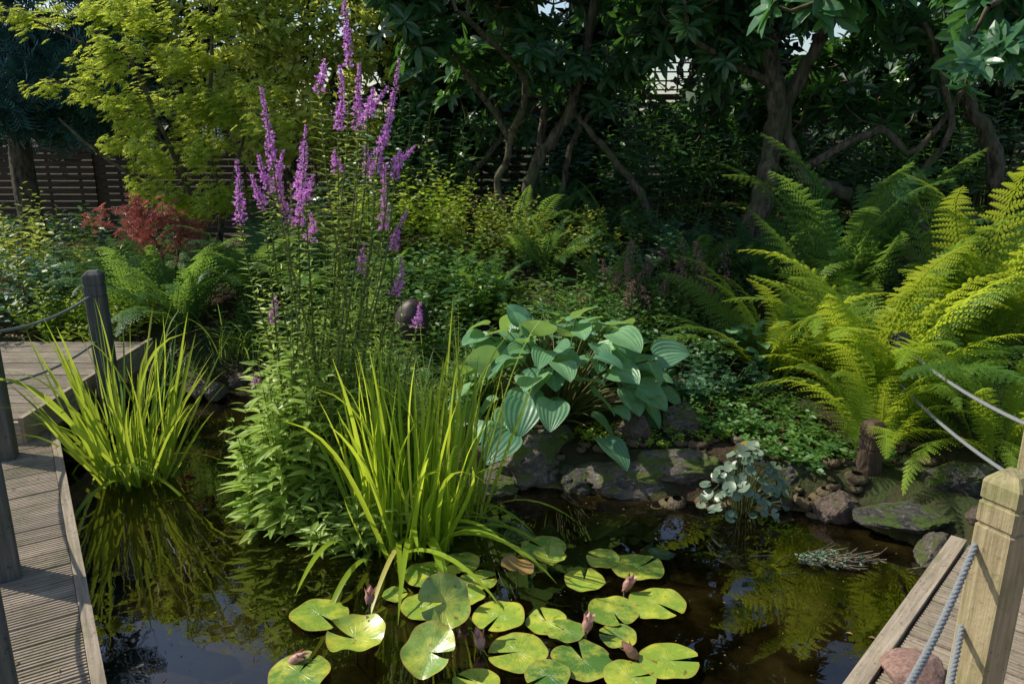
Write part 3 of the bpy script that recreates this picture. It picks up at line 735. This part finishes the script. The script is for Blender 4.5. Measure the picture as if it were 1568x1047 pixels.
def frond_template(npair=28,nsub=8,wmax=.17):
    V=[];Q=[];A=[]
    def quad(p,u):
        k=len(V)
        for a in p: V.append(a);A.append((u,.5,0))
        Q.append((k,k+1,k+2,k+3))
    m=14
    for i in range(m):
        a=i/m;b=(i+1)/m;wa=.006*(1-a)+.001;wb=.006*(1-b)+.001
        quad([(-wa,a,.002),(wa,a,.002),(wb,b,.002),(-wb,b,.002)],a)
    for i in range(npair):
        s=.10+.89*(i+.5)/npair
        tt=(s-.10)/.89
        L=(wmax*(math.sin(pi*tt**.75)**.75)*(1-.15*tt)+.008)
        sp=.89/npair
        for sg in (-1,1):
            ang=math.radians(72-12*tt+rng.normal(0,4));Lj=L*rng.uniform(.88,1.06);zz=rng.normal(0,.12)
            dx,dy=sg*math.sin(ang),math.cos(ang)
            s0=s+(0 if sg>0 else sp*.3)
            if nsub==0:
                hw=sp*.42
                quad([(0,s0-hw*.6,0),(dx*Lj*.5,s0+dy*Lj*.5-hw,-.02*Lj),(dx*Lj,s0+dy*Lj,-.25*Lj),(dx*Lj*.45,s0+dy*Lj*.45+hw,-.02*Lj)],s)
                continue
            for k in range(nsub):
                r=(k+.35)/nsub;c=(dx*Lj*r,s0+dy*Lj*r,-.25*Lj*r*r+zz*Lj*r)
                hl=sp*.50*(1-r)**.55+.0015;hw=Lj/nsub*.44
                for q in (-1,1):
                    px,py=-dy*q*sg,dx*q*sg
                    c0=(c[0]-dx*hw,c[1]-dy*hw,c[2]);c1=(c[0]+dx*hw,c[1]+dy*hw,c[2])
                    e1=(c[0]+dx*hw*1.3+px*hl,c[1]+dy*hw*1.3+py*hl,c[2]-.002);e0=(c[0]+dx*hw*.1+px*hl*.9,c[1]+dy*hw*.1+py*hl*.9,c[2]-.002)
                    quad([c0,c1,e1,e0],s)
    return np.array(V,float),np.array(Q),np.array(A,float)
FR=[frond_template(32,7,w) for w in (.105,.12,.115)];FR2=[frond_template(26,4,.13),frond_template(26,4,.12)];FR3=[frond_template(22,0,.15)]
def fern(geo,x,y,n,L,T,a0=0,a1=2*pi,elev=(55,85),bendr=(60,110),z=None,mat=0):
    z0=float(gz(x,y)) if z is None else z
    for i in range(n):
        az=a0+(a1-a0)*(i+rng.uniform(-.4,.4))/n
        e=math.radians(rng.uniform(*elev));b=math.radians(rng.uniform(*bendr))
        l=L*rng.uniform(.7,1.1)
        bend(geo,T[i%len(T)],l,(x+rng.normal(0,.04)+math.cos(az)*.05,y+rng.normal(0,.04)+math.sin(az)*.05,z0),az,e,b,rng.uniform(1.3,2.2),rng.uniform(.85,1.15),rng.uniform(-.5,.5),mat,wander=rng.uniform(-.14,.14)*l)
g=Geo()
fern(g,2.05,4.30,26,1.18,FR,elev=(45,80),bendr=(65,120));fern(g,2.05,4.35,16,1.35,FR,elev=(68,86),bendr=(50,105))
g.build('fern',[M['fern']])
g=Geo();fern(g,1.93,3.93,24,.88,FR,elev=(50,84),bendr=(70,125));g.build('fern',[M['fern']])
g=Geo();fern(g,2.95,4.9,22,1.35,FR,elev=(55,85),bendr=(50,100));fern(g,2.9,4.8,14,1.55,FR,elev=(75,88),bendr=(40,80));g.build('fern',[M['fern']])
g=Geo();fern(g,1.62,4.72,24,1.0,FR,elev=(45,82),bendr=(60,110));g.build('fern',[M['fern']])
g=Geo();fern(g,2.45,3.72,24,.95,FR,elev=(40,80),bendr=(60,115));g.build('fern',[M['fern']])
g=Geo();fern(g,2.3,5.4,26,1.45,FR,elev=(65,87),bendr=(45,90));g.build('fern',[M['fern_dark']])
g=Geo();fern(g,3.4,4.2,18,1.2,FR,elev=(50,84),bendr=(50,100));g.build('fern',[M['fern']])
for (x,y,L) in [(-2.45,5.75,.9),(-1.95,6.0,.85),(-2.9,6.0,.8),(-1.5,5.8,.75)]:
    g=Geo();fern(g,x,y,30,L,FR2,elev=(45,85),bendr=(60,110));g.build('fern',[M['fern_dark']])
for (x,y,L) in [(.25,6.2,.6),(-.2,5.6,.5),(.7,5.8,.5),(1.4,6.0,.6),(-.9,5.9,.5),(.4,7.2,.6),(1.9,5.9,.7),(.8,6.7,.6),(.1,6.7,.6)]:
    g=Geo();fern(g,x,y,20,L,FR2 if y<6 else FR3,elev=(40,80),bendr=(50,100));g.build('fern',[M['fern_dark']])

# hosta
HL=gridleaf(11,7,lambda u:max(.008,.46*(math.sin(pi*(min(1,.06+.94*u))**.62))**.7),.22,.0,.05)
g=Geo();hx,hy=.27,4.38;hz=float(gz(hx,hy))
NH=140
for i in range(NH):
    f=i/(NH-1)
    az=i*2.399+rng.normal(0,.2)
    ring=math.sqrt(f)
    pl=.55+.06*ring+rng.uniform(-.14,.07)
    e=math.radians(88-38*ring+rng.normal(0,7))
    n=8;s=np.linspace(0,1,n);phi=e-s**1.5*math.radians(10+45*ring**2)
    rr=np.cumsum(np.cos(phi))*pl/n;zz=np.cumsum(np.sin(phi))*pl/n
    if f>.62: rr*=.9;zz*=rng.uniform(.36,.85)
    bx=hx+math.cos(az)*.09*ring;by=hy+math.sin(az)*.07*ring
    C=np.stack([bx+rr*math.cos(az),by+rr*math.sin(az),hz+zz],1)
    tube(g,C,np.linspace(.006,.0035,n),5,0)
    L=rng.uniform(.14,.23)*(.85+.2*ring)
    bend(g,HL,L,C[-1],az+rng.normal(0,.5),math.radians(28-46*ring+rng.normal(0,20)),math.radians(20+25*ring+rng.normal(0,12)),1.0,rng.uniform(.85,1.08),rng.normal(0,.38),1,True)
g.build('hosta',[M['stem'],M['hosta']])
g=Geo()
for i in range(26):
    az=rng.uniform(0,2*pi);bend(g,HL,rng.uniform(.09,.12),(1.45+rng.normal(0,.12),4.75+rng.normal(0,.1),.58+rng.uniform(-.12,.05)),az,.3,.9,1,.9,0,0,True)
g.build('small_hosta',[M['hosta']])

def iris(name,x,y,n,L,sx,sy,splay,fallen=8,z=0.0,w=.02,azf=(-1.9,.6),mat='iris'):
    g=Geo()
    for i in range(n):
        a=rng.uniform(0,2*pi);r=math.sqrt(rng.random());bx=x+math.cos(a)*r*sx;by=y+math.sin(a)*r*sy
        az=a+rng.normal(0,1.0);l=L*rng.uniform(.35,1.08)
        e=pi/2-splay*(r*.7+.15)*rng.uniform(.1,1.2)
        bt=rng.uniform(.02,.25) if rng.random()<.76 else rng.uniform(.6,1.7)
        bend(g,BLADE,l,(bx,by,z-.05),az,e,bt,rng.uniform(1.5,5),w/l*rng.uniform(.6,1.3),rng.uniform(-1.5,1.5),0,True,wander=rng.normal(0,.04))
    for i in range(fallen):
        az=rng.uniform(*azf);l=L*rng.uniform(.45,.75)
        bend(g,BLADE,l,(x+rng.normal(0,sx*.7),y+rng.normal(0,sy*.7),z),az,rng.uniform(.7,1.3),rng.uniform(1.4,2.0),rng.uniform(.5,1),w/l*1.3,rng.uniform(-.3,.3),0,True)
    return g.build(name,[M[mat]])
iris('iris_clump',-.47,3.22,170,.95,.21,.14,.38,24,w=.019)
iris('iris_clump',-2.03,3.92,130,.95,.18,.13,.66,8,w=.018,mat='iris_dark')
iris('iris_clump',-.28,3.5,60,1.05,.14,.12,.35,2,w=.016,mat='iris_dark')
g=Geo()
for cx,cy,n,L in [(-1.85,5.45,120,.5),(-2.3,5.3,90,.4),(-.45,4.45,180,.55),(-.2,4.6,160,.5),(-3.9,5.3,60,.6),(-1.1,5.4,120,.6),(-.75,4.7,120,.5)]:
    for i in range(n):
        l=L*rng.uniform(.5,1.1);bend(g,BLADE,l,(cx+rng.normal(0,.1),cy+rng.normal(0,.08),float(gz(cx,cy))),rng.uniform(0,6.28),rng.uniform(.9,1.5),rng.uniform(.8,1.9),1.5,.008/l,rng.uniform(-.5,.5))
g.build('grass_tuft',[M['grass']])

# loosestrife
g=Geo()
SP=[((-.695,2.06),(-.70,2.36)),((-1.0,1.64),(-1.026,1.97)),((-1.18,1.41),(-1.17,1.68)),((-1.08,1.47),(-1.12,1.62)),((-.953,1.50),(-.92,1.75)),((-.93,1.40),(-.87,1.82)),((-.74,1.80),(-.72,2.06)),((-.68,1.82),(-.655,2.08)),((-.60,1.62),(-.477,2.09)),((-.65,1.80),(-.52,1.98)),((-.53,1.64),(-.425,1.73)),((-.64,1.60),(-.645,1.75)),((-.585,1.36),(-.568,1.66)),((-.53,1.28),(-.46,1.46)),((-.53,1.07),(-.50,1.25)),((-.75,1.62),(-.76,1.72)),((-1.11,.93),(-1.1,1.06)),((-.45,.90),(-.43,1.02)),((-.90,1.32),(-.89,1.45)),((-1.20,.63),(-1.2,.70)),((-.97,1.42),(-.99,1.58)),((-1.0,1.55),(-.96,1.72)),((-.56,1.70),(-.50,1.86)),((-.60,1.85),(-.57,1.97)),((-1.03,1.55),(-1.06,1.70)),((-.88,1.5),(-.84,1.62)),((-.50,1.60),(-.47,1.72)),((-.66,1.20),(-.64,1.33)),((-.79,1.95),(-.765,2.08))]
for (bx,bz),(tx,tz) in SP:
    yy=3.5+rng.uniform(-.10,.14);y0=3.46+rng.uniform(-.12,.12);x0=-.9+rng.uniform(-.2,.2)+(bx+.85)*.3
    if bz<.8: x0=-1.1
    C=smoothpath([(x0,y0,-.05),(x0*.6+bx*.4,y0,bz*.4),(x0*.15+bx*.85,yy,bz*.78),(bx,yy,bz),((tx+bx)/2+rng.normal(0,.008),yy,(tz+bz)/2),(tx,yy,tz)],5)
    tube(g,C,np.linspace(.006,.0015,len(C)),5,0)
    m=int(bz/.035);t=np.linspace(.1,.985,m)*15;ii=np.minimum(t.astype(int),14);f=(t-ii)[:,None];q=C[ii]*(1-f)+C[ii+1]*f;tg=nrm(C[ii+1]-C[ii])
    for s in (0,pi):
        ph=np.arange(m)*1.57+s+rng.uniform(-.2,.2,m)
        place(g,LANCE,q,np.stack([np.cos(ph),np.sin(ph),np.full(m,.35)],1)+rng.normal(0,.15,(m,3)),tg,rng.uniform(.06,.10,m)*(1-.5*np.linspace(0,1,m)),1,1.2)
    Ls=math.hypot(tx-bx,tz-bz);n=int(1150*Ls)+45
    t=rng.random(n)**1.2;ax=C[15:];jj=t*(len(ax)-1);i2=np.minimum(jj.astype(int),len(ax)-2);f=(jj-i2)[:,None];q=ax[i2]*(1-f)+ax[i2+1]*f
    whorl=.70+.42*np.sin(t*Ls/.024*2*pi)
    rad=(.023*(1-t)**.7+.002)*whorl;ph=rng.uniform(0,2*pi,n);o=np.stack([np.cos(ph),np.sin(ph),rng.normal(.1,.2,n)],1)
    place(g,PETAL,q+o*(rad*rng.uniform(.35,1,n))[:,None],o+rng.normal(0,.6,(n,3)),rng.normal(0,1,(n,3)),rng.uniform(.008,.016,n)*(1-.45*t),2,1.1)
shoots(g,(-1.0,3.42,-.05),(.24,.16),44,.95,.14,LANCE,.14,28,start=.08,lift=.2,ws=1.35,ground=False,opp=True,stem_r=.004)
shoots(g,(-.78,3.5,-.05),(.30,.16),40,1.15,.10,LANCE,.12,32,start=.12,lift=.3,ws=1.2,ground=False,opp=True,stem_r=.004)
shoots(g,(-.85,3.62,-.05),(.36,.14),36,1.45,.12,LANCE,.085,44,start=.3,lift=.4,ws=.9,ground=False,opp=True,stem_r=.004)
shoots(g,(-.74,3.20,-.05),(.20,.1),26,.35,.5,LANCE,.11,14,start=.1,lift=.3,ws=1.2,ground=False,opp=True,stem_r=.004)
g.build('purple_loosestrife',[M['stem'],M['loose'],M['purple']])

def disk(nr,na,notch=.16,cup=.0,wav=.0,ph=0.):
    V=[];A=[];Q=[]
    for i in range(nr+1):
        r=i/nr
        for j in range(na+1):
            th=notch+(2*pi-2*notch)*j/na
            rr=r*(1+.025*math.sin(th*5+ph)+.03*math.sin(th*2+ph*2))
            if j in(0,na): rr*=.96
            V.append((-rr*math.sin(th+pi),rr*math.cos(th+pi),cup*r*r+wav*r**3*math.sin(th*3+ph)+wav*.5*r**4*math.sin(th*7+ph)));A.append((r,th/pi,0))
    for i in range(nr):
        for j in range(na):
            a=i*(na+1)+j;Q.append((a,a+1,a+na+2,a+na+1))
    return np.array(V),np.array(Q),np.array(A)
D1=disk(3,14,.25,.12,.03)
g=Geo()
n=120;a=rng.uniform(0,2*pi,n);r=np.sqrt(rng.random(n))
pos=np.stack([1.13+.21*r*np.cos(a),3.53+.15*r*np.sin(a),.04+.26*(1-r*r)+rng.uniform(-.06,.05,n)],1)
up=np.stack([np.cos(a)*r*.8,np.sin(a)*r*.8-.35,np.ones(n)],1)+rng.normal(0,.35,(n,3))
d=np.cross(up,rng.normal(size=(n,3)))
place(g,D1,pos,d,up,rng.uniform(.015,.036,n),1,1,None,True)
for i in range(0,n,2): tube(g,[(1.13+(pos[i,0]-1.13)*.3,3.53+(pos[i,1]-3.53)*.3,-.03),pos[i]*.5+np.array([1.13,3.53,.02])*.5,pos[i]],.002,4,0)
g.build('marginal_plant',[M['stem'],M['silver']])

# water lilies
LI=[(-.74,2.67,.115,0,0),(-.335,2.72,.105,0,0),(-.47,2.80,.06,0,0),(-.56,2.46,.11,.15,.2),(-.28,2.34,.10,.40,-.3),(-.25,2.52,.10,.9,.5),(-.05,2.64,.11,0,0),(.13,2.62,.09,.05,0),(.25,2.40,.115,0,0),(.02,2.44,.115,0,0),(.39,2.68,.11,0,0),(.57,2.73,.11,0,0),(.55,2.38,.115,.02,0),(.53,2.98,.115,0,0),(.30,2.91,.09,0,0),(.14,3.16,.10,0,0),(-.34,2.94,.11,0,0),(.02,2.87,.07,.8,.2),(-.73,2.32,.12,.02,0),(.39,3.04,.08,.1,0),(.20,2.55,.07,0,0),(-.14,2.90,.09,.05,0),(.39,2.53,.08,.04,0),(.16,3.02,.08,.25,.1),(-.12,2.28,.09,0,0),(.40,2.30,.09,0,0),(-.22,3.02,.09,0,0),(.12,2.30,.08,.05,0),(-.18,2.78,.08,.1,-.1)]
g=Geo();D2=[disk(7,52,.13,.01,.03,.3),disk(7,52,.09,.03,.045,1.7),disk(7,52,.18,.0,.06,3.1),disk(7,52,.2,.26,.10,2.2)]
for i,(x,y,r,tx,ty) in enumerate(LI):
    up=np.array([[rng.normal(0,.04)+ty,rng.normal(0,.04)-tx,1.]]);az=rng.uniform(0,2*pi)
    T=D2[3] if tx>.1 else D2[i%3]
    zz=.010+.0025*(i%7)+(abs(tx)+abs(ty))*r
    rn=rng.random()*.88
    if i==17: rn=.97
    place(g,T,np.array([[x,y,zz]]),np.array([[math.cos(az),math.sin(az),0.]]),up,np.array([r*rng.uniform(.86,1.0)]),0,1,np.array([rn]),True)
    if tx>.1 or i%3==0: tube(g,[(x+.1*math.cos(az),y+.1,-.3),(x,y,-.05),(x,y,zz)],.004,5,1)
BUDP=[(.0,.006),(.12,.02),(.35,.027),(.6,.022),(.85,.010),(1,.001)]
def bud(x,y,h,tilt,taz):
    d=nrm(np.array([math.cos(taz)*tilt,math.sin(taz)*tilt,1.]));b=np.array([x,y,h]);
    pts=[b+d*.075*u for u,_ in BUDP];rs=[r*.75 for _,r in BUDP]
    tube(g,pts,rs,8,2,rng.random());tube(g,[(x-.03,y+.02,-.25),(x,y,0),b],.005,5,1)
    for k in range(4):
        a=k*pi/2+.4;o=np.array([math.cos(a),math.sin(a),0]);place(g,OVAL,np.array([b+o*.012]),np.array([d*1.0+o*.04]),np.array([-o]),.07,2,.9)
for x,y,h,t,a in [(-.55,2.68,.05,.2,1),(-.50,2.55,.02,.6,3),(-.19,2.70,.05,.15,2),(.27,2.52,.04,.5,1),(.45,2.80,.03,.7,.5),(-.78,2.38,.01,1.2,0),(.44,2.40,.02,.9,3),(-.11,2.45,.02,.5,2)]: bud(x,y,h,t,a)
g.build('water_lily',[M['lily'],M['stem'],M['bud']])

g=Geo();n=420;P=[]
while len(P)<n:
    x=rng.uniform(-2.4,1.9);y=rng.uniform(2.2,5)
    if sdist(np.array([x]),np.array([y]))[0]<-.02: P.append((x,y,.004))
P=np.array(P);a=rng.uniform(0,6.3,n)
place(g,CHEAP,P,np.stack([np.cos(a),np.sin(a),a*0],1),np.array([[0,0,1.]])+np.zeros((n,3)),rng.uniform(.004,.014,n)*np.where(rng.random(n)<.05,2.8,1),0)
g.build('floating_leaves',[M['litter']])
g=Geo();n=4500;x=rng.uniform(-4.5,5,n);y=rng.uniform(3.8,9.5,n);k=sdist(x,y)>.12;x=x[k];y=y[k];n=len(x);a=rng.uniform(0,6.3,n)
place(g,CHEAP,np.stack([x,y,gz(x,y)+.012],1),np.stack([np.cos(a),np.sin(a),rng.normal(0,.2,n)],1),np.array([[0,0,1.]])+rng.normal(0,.3,(n,3)),rng.uniform(.03,.08,n),0)
m=60;s=rng.uniform(.2,3.6,m);o=rng.uniform(.05,.9,m);P=np.stack([e0[0]+ed[0]*s+en[0]*o,e0[1]+ed[1]*s+en[1]*o,np.full(m,.208)],1);a=rng.uniform(0,6.3,m)
place(g,CHEAP,P,np.stack([np.cos(a),np.sin(a),a*0],1),np.array([[0,0,1.]])+rng.normal(0,.2,(m,3)),rng.uniform(.008,.03,m),0)
g.build('leaf_litter',[M['litter']])
g=Geo()
for i in range(60):
    x=1.38+rng.normal(0,.10);y=3.06+rng.normal(0,.035);a=rng.normal(-.3,.5);l=rng.uniform(.04,.12)
    tube(g,[(x,y,.01),(x+math.cos(a)*l,y+math.sin(a)*l,.02+rng.uniform(0,.02))],.003,4,0)
shoots(g,(1.38,3.06,.0),(.15,.05),60,.04,.6,OVAL,.022,6,ground=False,stem_r=.001)
g.build('floating_weed',[M['bark'],M['silver']])
rock('stone_ornament',(-.64,4.95,.60),(.11,.10,.14),M['ornament'],77,0,rough=.04)

# ------------------------------------------------------------------ light, world, camera
ts=Vector((-.66,.20,.70)).normalized()
sun=bpy.data.lights.new('sun','SUN');sun.energy=5.0;sun.angle=math.radians(.5);sun.color=(1,.94,.80)
so=bpy.data.objects.new('sun',sun);so.rotation_euler=ts.to_track_quat('Z','Y').to_euler();scene.collection.objects.link(so)
w=bpy.data.worlds.new('World');scene.world=w;w.use_nodes=True;nt=w.node_tree;nt.nodes.clear()
sky=nt.nodes.new('ShaderNodeTexSky');sky.sky_type='NISHITA';sky.sun_disc=False
sky.sun_elevation=math.asin(ts.z);sky.sun_rotation=math.atan2(ts.x,ts.y)
bg=nt.nodes.new('ShaderNodeBackground');bg.inputs[1].default_value=.15;o=nt.nodes.new('ShaderNodeOutputWorld')
nt.links.new(sky.outputs[0],bg.inputs[0]);nt.links.new(bg.outputs[0],o.inputs[0])
scene.view_settings.view_transform='Standard'
scene.view_settings.look='None';scene.view_settings.exposure=0
cam=bpy.data.cameras.new('camera');cam.lens=28;cam.sensor_width=36;cam.clip_end=1000
co=bpy.data.objects.new('camera',cam);co.location=(0,0,1.85);co.rotation_euler=(math.radians(90-15.7),0,0);scene.collection.objects.link(co);scene.camera=co
